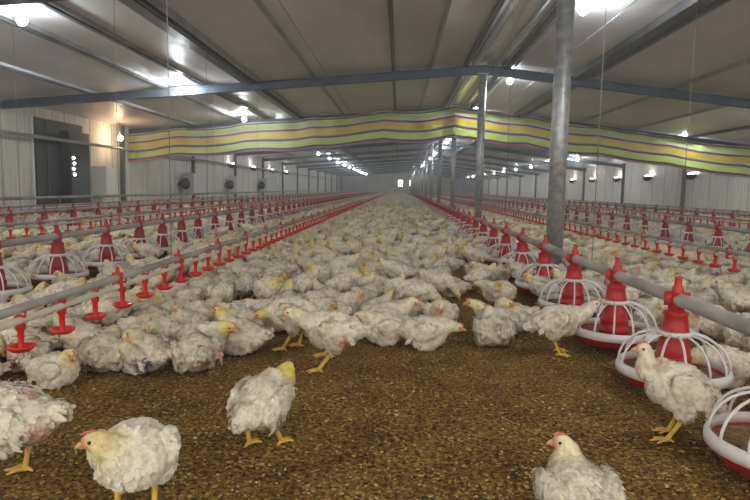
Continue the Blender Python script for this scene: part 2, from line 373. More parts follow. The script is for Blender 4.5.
H(dict(seed=29,sit=True,neck=[(.10,0,.15),(.122,0,.17),(.14,0,.172)],look=(-15,-25),yellow=.3,dirt=.2),
  -.035,3.34,-10,'white broiler with a reddish face looking right, behind the bird lying flat in profile',vox=.007,nf=1500,comb=1.3)
H(dict(seed=30,sit=True,neck=[(.085,0,.14),(.10,0,.15),(.12,0,.145)],look=(0,-40),yellow=.3,dirt=.3,pink=[(.06,0,.05,.035)]),
  .26,3.42,-100,'white broiler sitting head-on behind the bird lying flat in profile',vox=.007,nf=1500)
H(dict(seed=31,sit=True,neck=[(.06,0,.15),(.06,.03,.17),(.04,.05,.168)],look=(160,-10),yellow=.5,dirt=.25),
  .665,3.42,185,'white broiler preening its own back beside the line of near feeders',vox=.007,nf=1500)
H(dict(seed=32,sit=True,neck=[(.10,0,.12),(.13,0,.115),(.155,0,.105)],look=(0,-25),yellow=.6,dirt=.2),
  1.38,2.53,186,'white broiler resting behind the foreground feeder, head toward its grill',vox=.007,nf=1500)
H(dict(seed=33,sit=True,neck=[(.10,0,.14),(.12,0,.15),(.14,0,.15)],look=(0,-10),yellow=.2,dirt=.2),
  1.42,2.18,60,'white broiler sitting at the right edge between the two foreground feeders',vox=.007,nf=1500)
# crowd prototypes
POSES=[
 ('sitting',dict(sit=True,neck=[(.10,0,.14),(.122,0,.165),(.138,0,.18)],look=(0,-5),yellow=.6)),
 ('sitting',dict(sit=True,neck=[(.10,.01,.13),(.125,.02,.14),(.148,.03,.138)],look=(25,-15),yellow=.4)),
 ('sitting',dict(sit=True,neck=[(.09,-.01,.15),(.10,-.02,.18),(.11,-.03,.20)],look=(-40,-5),yellow=.9,fat=1.08)),
 ('sitting',dict(sit=True,neck=[(.07,0,.14),(.07,.03,.155),(.05,.055,.15)],look=(155,-20),yellow=.6,fat=1.1)),
 ('sitting',dict(sit=True,neck=[(.10,0,.115),(.135,0,.105),(.16,0,.085)],look=(0,-35),yellow=.4,pink=[(-.07,.06,.07,.04)])),
 ('standing',dict(neck=[(.105,0,.215),(.128,0,.235),(.142,0,.256)],look=(0,-8),yellow=.5,pink=[(-.06,.07,.13,.045)],tail=0)),
 ('standing',dict(neck=[(.10,0,.20),(.115,.01,.222),(.125,.02,.235)],look=(35,-5),yellow=.9,bz=.155,step=(.02,-.02))),
 ('standing',dict(neck=[(.12,0,.135),(.155,0,.10),(.180,0,.065)],look=(0,-60),yellow=.6,bp=4,bz=.155)),
 ('sitting',dict(sit=True,neck=[(.10,0,.145),(.118,0,.17),(.13,0,.195)],look=(10,5),yellow=.2,pink=[(.03,-.07,.10,.03),(-.09,0,.06,.03)],bp=-12)),
 ('sitting',dict(sit=True,neck=[(.09,0,.13),(.11,0,.14),(.13,0,.14)],look=(-20,-10),yellow=.3,dirt=.5,fat=1.12)),
]
protos=[]
for i,(pose,P) in enumerate(POSES):
    P=dict(P); P['seed']=50+i; P.setdefault('dirt',.25); P['face']=.5
    me,h=chicken_mesh(P,.0085,900); o=link('broiler_chicken',me); head_parts(o,h,.5)
    v2,f2,c2,_=chicken_geo(P,.0165,110); v3,f3,c3,_=chicken_geo(P,.029,0,legs=False)
    protos.append((pose,o,(v2,f2,c2),(v3,f3,c3)))
# scatter
XL,XR,YN,YF=-7.7,10.3,-1.6,80.0
FR=[(-7.7,1.6),(-1.65,1.75),(-1.5,2.05),(-1.3,2.5),(-1.1,2.62),(-.9,2.86),(-.75,2.95),(-.45,3.02),(-.2,3.2),(.0,3.5),(.3,3.66),(.55,3.62),(.8,3.65),(.95,3.9),(1.3,3.6),(1.6,3.2),(2.2,2.7),(10.3,2.0)]
fx=[a for a,b in FR]; fy=[b for a,b in FR]
feedR=[1.665,2.39,3.05,3.78,4.55,5.38]; 
while feedR[-1]<77: feedR.append(feedR[-1]+.82)
feedL=[3.02,3.74,4.47,5.24,5.93,6.52,7.10,7.70]
while feedL[-1]<77: feedL.append(feedL[-1]+.72)
feedO=[]; y=3.0
while y<77: feedO.append(y); y+=.78
FEED=[(1.11,.385,feedR),(-2.6,.39,feedL),(4.15,.37,[t+.25 for t in feedO]),(-5.1,.39,feedO),(7.2,.38,[t+.1 for t in feedO])]
DRINK=[(-1.3,.322),(2.5,.335),(-3.8,.34),(5.65,.34),(-6.4,.34),(8.7,.34)]
POSTX=1.50; POSTY=[5.8+5.6*k for k in range(-1,14)]
cell=.21; grid={}
obst=[(-7.5,13.85,.5)]+[(x,y,.14) for x,y in heroes]+[(POSTX,y,.17) for y in POSTY]
for X,z,ys in FEED: obst+= [(X,y,.255) for y in ys]
og={}
for (x,y,r) in obst: og.setdefault((int(x//1),int(y//1)),[]).append((x,y,r))
pts=[]
def free(x,y,r):
    for i in (-1,0,1):
        for j in (-1,0,1):
            for (a,b,q) in og.get((int(x//1)+i,int(y//1)+j),()):
                if (a-x)**2+(b-y)**2<(q+r*.62)**2: return False
    gx,gy=int(x//cell),int(y//cell)
    for i in range(-2,3):
        for j in range(-2,3):
            for (a,b) in grid.get((gx+i,gy+j),()):
                if (a-x)**2+(b-y)**2<r*r: return False
    return True
band=[(1.6,9,50000,.180),(9,24,80000,.186),(24,YF-.4,110000,.215)]
for y0,y1,n,r in band:
    for t in range(n):
        x=random.uniform(XL+.22,XR-.22); y=random.uniform(y0,y1)
        if y<np.interp(x,fx,fy) or abs(x+6.9)<.1: continue
        if .12<x<.95 and y<4.3 and noise.noise(Vector((x*2.5,y*2.5,3)))>-.12: continue
        if x>.1 and y<14 and noise.noise(Vector((x*1.1,y*.8,9)))>.38: continue
        if abs(x)/max(y,.1)>.95 and y>6: continue
        if free(x,y,r):
            grid.setdefault((int(x//cell),int(y//cell)),[]).append((x,y)); pts.append((x,y))
# camera basis (a real camera, described once)
xa=(.99904702,.03976005,.0180052); ya=(-.02197903,.10188513,.99455334); za=(.03770903,-.99400129,.10266193)
CAM=Vector((0,0,.8))
def inview(x,y,z=.1,m=1.06):
    d=Vector((x,y,z))-CAM; a=d.dot(Vector(xa)); b=d.dot(Vector(ya)); c=-d.dot(Vector(za))
    return c>.1 and abs(a/c)<.625*m and abs(b/c)<.4167*m+.06
pts.sort(key=lambda p:p[0]**2+p[1]**2)
near=[p for p in pts if inview(*p)][:300-len(heroes)]; ns=set(near)
def zone(x,y):
    if x<-2.6: return 'beyond the left row of feeders','left side flock beyond the feeders'
    if x<-1.3: return 'between the red drinker line and the left feeders','flock between left drinkers and left feeders'
    if x<1.11: return ('in the front ranks of the centre flock' if y<4.6 else 'deeper in the dense centre flock'),('front ranks of the centre flock' if y<4.6 else 'dense centre flock')
    if x<2.5: return 'between the near right feeders and the second drinker line','flock between right feeders and drinkers'
    return 'on the far right beyond the second drinker line','flock on the far right'
used=[False]*len(protos)
sit_idx=[0,1,2,3,4,8,9]
for (x,y) in near:
    k=random.randrange(len(protos))
    if y<3.9 and random.random()<.5: k=random.choice(sit_idx)
    if min(abs(x+1.3),abs(x-2.5))<.17: k=random.choice([1,3,4,9])
    pose,po,_,_=protos[k]; rz=random.uniform(0,2*PI)
    o=po if not used[k] else (copy_tree(po) if y<5.5 else copy_tree(po)); used[k]=True
    o.location=(x,y,0); o.rotation_euler=(0,0,rz); s=random.uniform(.80,.97); o.scale=(s,s,s)
    zl,zg=zone(x,y)
    tag(o,'white broiler chicken %s %s'%(pose,zl),'chicken','%s birds, %s'%(pose,zg))
for i,u in enumerate(used):
    if not u:
        for ch in list(protos[i][1].children): bpy.data.objects.remove(ch)
        bpy.data.objects.remove(protos[i][1])
def flock(name,plist,lod,label):
    VS=[];FI=[];LS=[];CO=[];nb=0
    pre=[]
    for pr in protos:
        v,f,c=pr[lod]; pre.append((v,np.array([i for fc in f for i in fc]),np.array([len(fc) for fc in f]),c))
    for (x,y) in plist:
        v,fi,fl,c=pre[random.randrange(len(pre))]; a=random.uniform(0,2*PI); s=random.uniform(.78,.92); cs,sn=math.cos(a),math.sin(a)
        w=np.empty_like(v); w[:,0]=(v[:,0]*cs-v[:,1]*sn)*s+x; w[:,1]=(v[:,0]*sn+v[:,1]*cs)*s+y; w[:,2]=v[:,2]*s
        VS.append(w); FI.append(fi+nb); LS.append(fl); CO.append(c*random.uniform(.86,1.12)*np.array((1,random.uniform(.93,1.0),random.uniform(.8,1.0)))); nb+=len(v)
    V=np.concatenate(VS); FIc=np.concatenate(FI); L=np.concatenate(LS); Cc=np.concatenate(CO)
    me=bpy.data.meshes.new(name); me.vertices.add(len(V)); me.vertices.foreach_set('co',V.ravel().astype(np.float32))
    me.loops.add(len(FIc)); me.loops.foreach_set('vertex_index',FIc.astype(np.int32))
    me.polygons.add(len(L)); st=np.concatenate([[0],np.cumsum(L)[:-1]]); me.polygons.foreach_set('loop_start',st.astype(np.int32))
    me.update(calc_edges=True); me.validate(); me.polygons.foreach_set('use_smooth',[True]*len(me.polygons))
    at=me.color_attributes.new('pigment','FLOAT_COLOR','POINT'); at.data.foreach_set('color',np.concatenate([Cc,np.ones((len(Cc),1))],1).ravel().astype(np.float32))
    o=link(name,me,M_feather); return tag(o,label,'chickens',kind='stuff')
rest=[p for p in pts if p not in ns and (inview(p[0],p[1],m=1.25))]
flock('distant_flock',[p for p in rest if p[1]<14],2,'mass of white broilers filling the middle of the shed floor')
flock('distant_flock_far',[p for p in rest if p[1]>=14],3,'mass of white broilers receding to the far end of the shed')
print('birds',len(near),len(rest))
# ------------------------------------------------------------------ shell
def ceilz(x): return 3.13-(.082 if x<1.5 else .115)*abs(x-1.5)
fl=MB()
fl.add([(XL,YN,0),(XR,YN,0),(XR,YF,0),(XL,YF,0),(XL,YN,-.1),(XR,YN,-.1),(XR,YF,-.1),(XL,YF,-.1)],[(0,1,2,3),(4,7,6,5),(0,4,5,1),(2,6,7,3),(0,3,7,4),(1,5,6,2)])
struct(fl.build('floor',M_litter),'brown litter covered floor')
ce=MB()
for a,b in ((XL-.1,1.5),(1.5,XR+.1)):
    za_,zb=ceilz(a),ceilz(b)
    ce.add([(a,YN,za_),(b,YN,zb),(b,YF,zb),(a,YF,za_),(a,YN,za_+.06),(b,YN,zb+.06),(b,YF,zb+.06),(a,YF,za_+.06)],[(0,3,2,1),(4,5,6,7),(0,1,5,4),(2,3,7,6),(0,4,7,3),(1,2,6,5)])
struct(ce.build('ceiling',M_ceil),'brown-grey foil lined sloping ceiling')
def wall(name,x,s,nm):
    w=MB(); top=ceilz(x)
    w.box((x+s*.06,(YN+YF)/2,top/2),(.12,YF-YN,top)); o=struct(w.build(name,M_wall),nm); 
    t=MB(); y=YN+.6
    while y<YF: t.box((x-s*.003,y,top/2),(.006,.012,top)); y+=1.13
    t.build('panel_seam',M_seam,o); return o
wl=wall('wall_left',XL,-1,'pale vertical-panel left wall'); wr=wall('wall_right',XR,1,'pale vertical-panel right wall')
e=MB(); e.add([(XL,YF,0),(XR,YF,0),(XR,YF,ceilz(XR)),(1.5,YF,ceilz(1.5)),(XL,YF,ceilz(XL)),(XL,YF+.1,0),(XR,YF+.1,0),(XR,YF+.1,ceilz(XR)),(1.5,YF+.1,ceilz(1.5)),(XL,YF+.1,ceilz(XL))],[(0,1,2,3,4),(9,8,7,6,5),(0,5,6,1),(1,6,7,2),(2,7,8,3),(3,8,9,4),(4,9,5,0)])
struct(e.build('wall_far',M_wall),'far end wall of the shed')
for i,xx in enumerate((.2,1.7)):
    b=MB(); b.box((xx,YF-.04,1.5),(.55,.06,.8)); o=struct(b.build('window_%d'%(i+1),mat('daylight_opening',(1,1,1),.5,0,(1,.93,.82),4)),'bright daylight opening in the far end wall')
    b=MB()
    for q in (-.32,.32): b.box((xx+q,YF-.05,1.5),(.08,.1,.9))
    for q in (-.44,.44): b.box((xx,YF-.05,1.5+q),(.72,.1,.08))
    b.build('window_frame',M_wallpost,o)
# wall posts as trim
k=1
for X,s,y0,dy in ((XL,1,16.45,5.75),(XR,-1,22.2,5.9)):
    y=y0-dy*3
    t=MB()
    while y<YF:
        if y>0: t.box((X+s*.05,y,ceilz(X)/2),(.10,.12,ceilz(X)-.004))
        y+=dy
    struct(t.build('trim_%d'%k,M_wallpost),'dark steel posts along the %s wall'%('left' if s>0 else 'right')); k+=1
t=MB()
for X,s in ((XL,1),(XR,-1)): t.box((X+s*.03,(YN+YF)/2,.10),(.06,YF-YN,.2))
struct(t.build('baseboard_sides',M_seam))
# purlins
def run(xs,w,h,m,drop=0):
    global k
    for x in xs:
        t=MB(); z=ceilz(x)-h/2-drop; t.box((x,(YN+YF)/2,z),(w,YF-YN,h)); struct(t.build('trim_%d'%k,m)); k+=1
run([-2.85,3.2],.16,.10,M_purlin); run([-2.65,3.42],.03,.09,M_purlin2)
run([-1.62,.55,4.95,6.4],.045,.05,M_purlin2); run([-.15,-3.75,-4.45,-5.9,8.0],.06,.06,M_purlin)
run([-3.68,-4.37,-5.82,8.08],.02,.05,M_purlin2)
# ridge fittings
run([1.18,1.92],.05,.08,M_purlin); run([1.30,1.72],.035,.04,M_galv,.03); run([1.50,1.80],.14,.014,M_shiny,.0); run([2.05],.05,.03,M_shiny,.0)
# truss beams (I section) across the hall with posts
def beam(y):
    global k
    t=MB(); h=.15
    for a,b in ((XL,1.5),(1.5,XR)):
        for (w,z0,z1) in ((.13,.0,.018),(.03,.018,h-.018),(.13,h-.018,h)):
            z=[ceilz(a)-.05,ceilz(b)-.05]
            v=[]
            for xx,zz in ((a,z[0]),(b,z[1])):
                for yy in (-w/2,w/2):
                    for q in (z0,z1): v.append((xx,y+yy,zz-q))
            t.add(v,[(0,1,3,2),(4,6,7,5),(0,4,5,1),(2,3,7,6),(0,2,6,4),(1,5,7,3)])
    struct(t.build('trim_%d'%k,M_beam),'blue-grey steel roof beam'); k+=1
for y in POSTY: beam(y)
for i,y in enumerate(POSTY):
    if y<3: continue
    t=MB(); h=ceilz(1.5)-.05-.15; t.tube([(0,0,0),(0,0,h)],.080 if i<2 else .070,20); t.box((0,0,h-.006),(.2,.2,.012)); t.box((0,0,.006),(.22,.22,.012))
    o=t.build('support_post',M_galv,loc=(POSTX,y,0))
    w=['first and thickest-looking','second','third','fourth','fifth'][i-1] if i<6 else None
    tag(o,('galvanised round post, %s from the camera, carrying the roof ridge'%w) if w else 'slim distant galvanised post in the row receding under the ridge','post',None if w else 'distant ridge posts')
# left dark bay
t=MB(); t.box((XL+.02,13.45,1.08),(.04,1.9,2.16)); o=struct(t.build('door_1',M_dark),'dark sliding door in the left wall')
t=MB(); t.box((XL+.05,13.45,1.9),(.03,1.8,.08)); t.box((XL+.05,12.9,1.05),(.03,.05,2.1)); t.build('door_rail',M_wallpost,o)
t=MB(); t.box((XL+.035,12.38,1.07),(.05,.05,2.14)); struct(t.build('trim_%d'%k,M_white),'pale vertical edge strip beside the dark door'); k+=1
cb=MB(); cb.box((0,0,.98),(.2,.9,1.96)); o=cb.build('control_cabinet',M_dark,loc=(XL+.15,13.85,0)); tag(o,'tall dark cabinet against the left wall with a column of small glowing white glints','cabinet')
dr=MB(); dr.box((.106,0,1.0),(.012,.8,1.7)); dr.build('door',M_black,o)
for j in range(4):
    b=MB(); b.ell((.116,-.30+.03*(j%2),1.36-.125*j),(.012,.05,.032),10,6); q=b.build('glint_spot',M_small,o)  # white glints on the dark front, given as glowing spots
# high conduit on left wall
t=MB(); t.tube([(XL+.3,YN+.2,1.72),(XL+.3,YF-1,1.72)],.035,10); tag(t.build('wall_conduit',M_pipegrey),'long dark pipe running high along the left wall','pipe')
t=MB(); t.tube([(-6.9,2,.50),(-6.9,60,.50)],.03,10)
o=tag(t.build('side_rail',M_pipegrey),'low grey rail running along the left wall base','rail')
for y in range(6,60,3):
    t=MB(); t.tube([(-6.9,y,0),(-6.9,y,.5)],.015,8); t.build('rail_leg',M_pipegrey,o)
# ventilation boxes on the left wall
def ventbox(y,label,cone=True,s=1,x=XL):
    o=empty('ventilation_box',(x,y,.83))
    b=MB(); b.box(((.30 if cone else .16)*s,0,0),(.36,.5,.72)); b.box((.06,0,0),(.12,.2,.2)); b.box(((.30 if cone else .16)*s,-.26,0),(.40,.03,.78)); b.build('housing',M_white if not cone else M_wall,o)
    g=MB()
    for j in range(7): g.box(((.30 if cone else .16)*s,-.28,-.24+.08*j),(.26,.012,.03))
    g.build('grille',M_white,o)
    if cone:
        c=MB(); c.lathe([(.20,0),(.15,.12),(.06,.26),(.02,.29),(.001,.29)],n=20); me=c.mesh('fan_cone')
        for v in me.vertices: v.co=Vector((.22*s+v.co.x*.8-v.co.z*.35,-.29-v.co.z,v.co.y))
        link('fan_cone',me,M_black,o)
    return tag(o,label,'fan')
ventbox(15.15,'pale boxy vent with a framed face on the left wall just past the dark door',False)
ventbox(21.2,'grey fan box with a black cone, first along the left wall'); ventbox(26.8,'grey fan box with a black cone, second along the left wall'); 
o=ventbox(33,'small dim fan box with a black cone, far along the left wall')
# ------------------------------------------------------------------ lamps
def lamp_proto():
    o=empty('ceiling_lamp'); b=MB(); b.ell((0,0,0),(.052,.052,.060),16,10); b.build('bulb',M_bulb,o)
    s=MB(); s.tube([(0,0,.05),(0,0,.11)],[.028,.022],12); s.build('lamp_socket',M_socket,o)
    return o
lp=lamp_proto(); first=True
ordn=['first','second','third','fourth','fifth','sixth','seventh','eighth']
for nm,X,dz,ys in (('left',-4.05,.05,[1.75,6.45,11.1,15.7]+[20.6+4.75*i for i in range(12)]),('ridge',2.12,.02,[2.6,7.4,12.1,17.6]+[22.6+5.0*i for i in range(11)]),('right',8.0,-.04,[7.6,12.6,17.45,22.6]+[27.6+4.8*i for i in range(10)])):
    c=0
    for y in ys:
        vis=inview(X,y,ceilz(X)-.1,1.0)
        o=lp if first else copy_tree(lp); first=False
        o.location=(X,y,ceilz(X)-.11-dz-(.07 if y>18 and X!=2.12 else 0))
        if vis: c+=1
        if vis and c<=6: tag(o,'glowing white ceiling bulb, %s visible in the %s row'%(ordn[c-1],nm),'lamp')
        elif vis: tag(o,'tiny distant ceiling bulb in the glowing %s row'%nm,'lamp','distant bulbs of the %s row'%nm)
        else: tag(o,'bare white ceiling bulb of the %s row above the camera end'%nm,'lamp','ceiling bulbs near the camera end, %s row'%nm)
o=empty('ceiling_lamp',(-7.3,15.6,1.98)); b=MB(); b.ell((0,0,0),(.07,.07,.07),14,8); b.build('bulb',M_warm,o); b=MB(); b.tube([(0,0,.06),(0,0,.38)],.02,8); b.build('lamp_socket',M_socket,o)  # added warm bulb, stands in for sunlight reflected at the curtain end
tag(o,'added warm bulb standing in for reflected sunlight near the left end of the striped curtain','lamp')
# wall lamps right
pr=None
for i,(X,s,y) in enumerate([(XR,-1,21.4),(XR,-1,25.1),(XR,-1,28.6),(XR,-1,32.2),(XR,-1,35.8),(XR,-1,39.4),(XL,1,27.0),(XL,1,31.0),(XL,1,35.5),(XL,1,40)]):
    o=empty('wall_lamp',(X,y,1.46 if s<0 else 1.75))
    b=MB(); b.ell((s*.19,0,.0),(.11,.13,.06),16,8); b.build('lamp_glass',M_small,o)
    b=MB(); b.lathe([(.165,.02),(.17,-.05),(.12,-.15),(.001,-.18)],(s*.19,0,0),16); b.box((s*.03,0,-.05),(.06,.08,.08)); b.build('lamp_bowl',M_black,o)
    side='right' if s<0 else 'left'; kk=i if s<0 else i-6
    tag(o,'small uplight with a black bowl on the %s wall, %s of its row'%(side,ordn[kk]),'lamp')
# ------------------------------------------------------------------ striped curtain
M_curt=mat('striped_tarpaulin',rough=.5)
def curt():
    nt=M_curt.node_tree; N=nt.nodes; L=nt.links; p=N['Principled BSDF']
    a=N.new('ShaderNodeUVMap'); s=N.new('ShaderNodeSeparateXYZ'); L.new(a.outputs[0],s.inputs[0])
    r=N.new('ShaderNodeValToRGB'); r.color_ramp.interpolation='CONSTANT'; e=r.color_ramp.elements
    G=(.78,.80,.50,1); Y=(.92,.78,.25,1); V=(.26,.16,.40,1); W=(.90,.86,.84,1); P_=(.74,.52,.60,1); LG=(.82,.90,.38,1)
    stops=[(0,P_),(.06,V),(.11,LG),(.30,W),(.33,V),(.385,P_),(.42,LG),(.47,Y),(.63,P_),(.66,V),(.71,W),(.74,G),(.86,LG),(.92,V),(.95,W)]
    e[0].position=0; e[0].color=stops[0][1]; e[1].position=stops[1][0]; e[1].color=stops[1][1]
    for q,c in stops[2:]: x=e.new(q); x.color=c
    L.new(s.outputs['Y'],r.inputs[0]); L.new(r.outputs[0],p.inputs['Base Color'])
    tr=N.new('ShaderNodeBsdfTranslucent'); L.new(r.outputs[0],tr.inputs[0]); mx=N.new('ShaderNodeMixShader'); mx.inputs[0].default_value=.62
    L.new(p.outputs[0],mx.inputs[1]); L.new(tr.outputs[0],mx.inputs[2]); L.new(mx.outputs[0],N['Material Output'].inputs[0])
curt()
def curtain():
    nx,nz=220,10; X0,X1=XL+.05,XR-.12; v=[];f=[];uv=[]
    for i in range(nx+1):
        x=X0+(X1-X0)*i/nx
        sag=.05*abs(math.sin((x-1.5)*PI/1.95)); sag2=.035*abs(math.sin((x-1.1)*PI/2.4))
        top=ceilz(x)-.035-sag-.012*abs(x-1.5)-.05*noise.noise(Vector((x*.7,0,0))); H=.84-.01*abs(x-1.5)+.06*noise.noise(Vector((x*.5,5,0)))
        for j in range(nz+1):
            t=j/nz; z=top-H*(1-t)-sag2*(1-t)
            yy=16.84+.11*noise.noise(Vector((x*1.9,t*2.2,1)))+.02*math.sin(x*9+t*3)+(.10 if abs(x-1.7)<.15 else 0)*(1-t)
            v.append((x,yy,z)); uv.append((i/nx,t))
    for i in range(nx):
        for j in range(nz):
            a=i*(nz+1)+j; f.append((a,a+nz+1,a+nz+2,a+1))
    me=bpy.data.meshes.new('striped_curtain'); me.from_pydata(v,[],f); u=me.uv_layers.new(name='UVMap')
    for lp_ in me.loops: u.data[lp_.index].uv=uv[lp_.vertex_index]
    me.polygons.foreach_set('use_smooth',[True]*len(me.polygons))
    o=link('striped_curtain',me,M_curt); m=o.modifiers.new('s','SOLIDIFY'); m.thickness=.004
    tag(o,'yellow, green and purple striped tarpaulin curtain hung across the shed below the ceiling','curtain')
    c=MB(); c.tube([(x,16.80,ceilz(x)-.09-.012*abs(x-1.5)) for x in np.linspace(X0,X1,30)],.008,6); c.build('hanging_rope',M_wire,o)
curtain()
# ------------------------------------------------------------------ feeders
def feeder_parts(zp,full=True,darker=False):
    d={}; M_red=M_reddark if darker else globals()['M_red']; M_redring=M_reddark if darker else globals()['M_redring']
    def ring(pr,m,name,n=28,c=(0,0,0)): 
        b=MB(); b.lathe(pr,c,n); d.setdefault(name,(b,m)); return b
    b=MB(); b.lathe([(.001,.035),(.12,.032),(.175,.045),(.203,.082),(.203,.09),(.197,.09),(.168,.055),(.12,.042),(.001,.06)],n=32); d['pan']=(b,M_red)
    b=MB(); b.lathe([(.001,.075),(.10,.072),(.15,.074),(.197,.086)],n=28); d['feed']=(b,M_feed)
    b=MB(); b.lathe([(.199,.084),(.212,.084),(.213,.104),(.206,.122),(.198,.122)],n=32,closed=True); d['rim_ring']=(b,M_white)
    b=MB(); n=14
    for i in range(n):
        a=2*PI*i/n+.1; P_=[]
        for t in np.linspace(0,1,8):
            th=t*PI/2; r=.061+.141*math.sin(th); z=.116+.132*math.cos(th)
            P_.append((r*math.cos(a),r*math.sin(a),z))
        b.tube(P_,.0048,6)
    b.lathe([(.052,.240),(.066,.240),(.068,.254),(.054,.260)],n=24,closed=True); d['grill']=(b,M_white)
    b=MB(); b.lathe([(.078,.045),(.078,.07),(.073,.10),(.076,.103),(.076,.110),(.071,.113),(.066,.15),(.069,.153),(.069,.160),(.063,.163),(.055,.225),(.055,.258),(.051,.263),(.043,zp-.068),(.046,zp-.06),(.046,zp-.05),(.031,zp-.045),(.029,zp-.005),(.001,zp-.004)],n=24); d['drop_tube']=(b,M_red)
    b=MB(); b.box((0,0,zp),(.062,.07,.056)); b.lathe([(.022,0),(.022,.02),(.014,.03),(.012,.055),(.016,.062),(.001,.066)],(0,0,zp+.025),14)
    b.tube([(-.03,0,zp-.02),(-.055,-.005,zp+.0),(-.052,-.005,zp+.022)],[.012,.014,.013],8); d['pipe_saddle']=(b,M_redring)
    return d
def make_feeder(zp,full=True,darker=False):
    if full:
        o=empty('pan_feeder')
        for nme,(b,m) in feeder_parts(zp,True,darker).items(): b.build(nme,m,o)
        return o
    b=MB(); mats=[M_red,M_white]; idx=[]
    for nme,(q,m) in feeder_parts(zp).items():
        b.add(q.v,q.f,True); idx+= [1 if m is M_white else 0]*len(q.f)
    me=bpy.data.meshes.new('pan_feeder'); me.from_pydata(b.v,[],b.f); me.materials.append(M_reddark if darker else M_red); me.materials.append(M_white); me.polygons.foreach_set('material_index',idx); me.polygons.foreach_set('use_smooth',[True]*len(idx))
    return me
allf=[]
for li,(X,z,ys) in enumerate(FEED):
    for y in ys: allf.append((math.hypot(X,y),li,X,z,y))
allf=[a for a in allf if inview(a[2],a[4],.2,1.12) or (a[1]==0 and a[4]<2)]; allf.sort()
names=['in the near right line','in the left line behind the drinkers','in the second right line','in the far left line','in the far right line']
cnt=[0]*5; fp={}; fs={}
for kf,(d,li,X,z,y) in enumerate(allf[:300]):
    cnt[li]+=1; rz=random.uniform(0,.4)
    if d<22:
        if li not in fp: fp[li]=make_feeder(z,True,li!=0); o=fp[li]; o.location=(X,y,0); o.rotation_euler=(0,0,rz)
        else: o=copy_tree(fp[li],(X,y,0),rz)
    else:
        if li not in fs: fs[li]=make_feeder(z,False,li!=0)
        o=link('pan_feeder',fs[li],loc=(X,y,0),rz=rz)
    for v in (o,): v.rotation_euler=(0,0,rz if li not in (0,) or cnt[li]>1 else .0)
    if cnt[li]<=8 and li<3: tag(o,'red feeder, %s from the camera, %s'%(ordn[cnt[li]-1],names[li]),'feeder')
    else: tag(o,'red feeder farther back '+names[li],'feeder','feeders farther back '+names[li])
if len(allf)>300:
    b=MB()
    for (d,li,X,z,y) in allf[300:]:
        b.lathe([(.001,.04),(.2,.05),(.205,.10),(.09,.11),(.05,z)],(X,y,0),8)
    tag(b.build('distant_feeders',M_red),'far end of the red feeder rows','feeders',kind='stuff')
fl_lab=['grey auger pipe of the near right feeder line','grey auger pipe of the left feeder line behind the drinkers','grey auger pipe of the second right feeder line','grey auger pipe of the far left feeder line','grey auger pipe of the far right feeder line']
for li,(X,z,ys) in enumerate(FEED):
    b=MB(); b.tube([(X,-1 ,z),(X,78,z)],.0255 if li else .026,14); o=b.build('feeder_pipe',M_pipegrey)
    for y in np.arange(1.35 if li==0 else 2,30,3.05):
        b=MB(); b.tube([(X,y,z-.0),(X,y+.05,z)],.031,14); b.build('pipe_joint',M_pipegrey,o)
    tag(o,fl_lab[li],'pipe')
# ------------------------------------------------------------------ drinkers
def make_drinker(zp,full=True):
    st=MB(); st.lathe([(.017,0),(.017,-.018),(.011,-.024),(.010,-.085),(.013,-.09),(.001,-.092)],(0,0,zp-.012),10)
    st.tube([(.0,0,zp+.018),(-.014,0,zp+.012),(-.018,0,zp),(-.012,0,zp-.016),(0,0,zp-.018)],.006,6); st.tube([(0,0,zp+.018),(.014,0,zp+.014),(.02,0,zp+.030)],.0055,6)
    cu=MB(); cu.lathe([(.001,zp-.108),(.030,zp-.108),(.046,zp-.094),(.047,zp-.086),(.041,zp-.088),(.024,zp-.100),(.001,zp-.100)],n=18)
    ar=MB(); ar.tube([(.009,0,zp-.03),(.026,0,zp-.05),(.030,0,zp-.095)],.004,6)
    if full:
        o=empty('nipple_drinker'); st.build('stem',M_reddrink,o); cu.build('drip_cup',M_reddrink,o); return o
    st.add(cu.v,cu.f,True); return st.mesh('nipple_drinker')
alld=[]
yl=[1.99]
while yl[-1]<75: yl.append(yl[-1]+.257)
for li,(X,z) in enumerate(DRINK):
    ys=yl if li==0 else [t+.07*li for t in yl]
    if li==1: ys=[4.52-.27*8+.27*i for i in range(260)]
    for y in ys:
        if inview(X,y,.25,1.0): alld.append((math.hypot(X,y),li,X,z,y))
alld.sort(); dn=['of the near left line','of the line beyond the near right feeders','of the line left of the left feeders','of the third right line','of the line nearest the left wall','of the line nearest the right wall']
cnt=[0]*6; dp={}; ds={}
for (d,li,X,z,y) in alld[:300]:
    cnt[li]+=1
    if d<8:
        if z not in dp: dp[z]=make_drinker(z); o=dp[z]; o.location=(X,y,0)
        else: o=copy_tree(dp[z],(X,y,0),0)
    else:
        if z not in ds: ds[z]=make_drinker(z,False); ds[z].materials.append(M_reddrink)
        o=link('nipple_drinker',ds[z],loc=(X,y,0))
    o.rotation_euler=(0,0,random.uniform(-.3,.3))
    if cnt[li]<=8 and li==0: tag(o,'red nipple drinker cup, %s from the left edge on the near left line'%ordn[cnt[li]-1],'drinker')
    else: tag(o,'small red nipple drinker cup farther back '+dn[li] if li==0 else 'small red nipple drinker cup '+dn[li],'drinker','red drinkers '+dn[li])
b=MB()
for (d,li,X,z,y) in alld[300:]:
    b.lathe([(.012,z-.015),(.010,z-.09),(.042,z-.09),(.026,z-.106),(.001,z-.106)],(X,y,0),6)
tag(b.build('distant_drinkers',M_reddrink),'far rows of tiny red drinkers receding along their pipes','drinkers',kind='stuff')
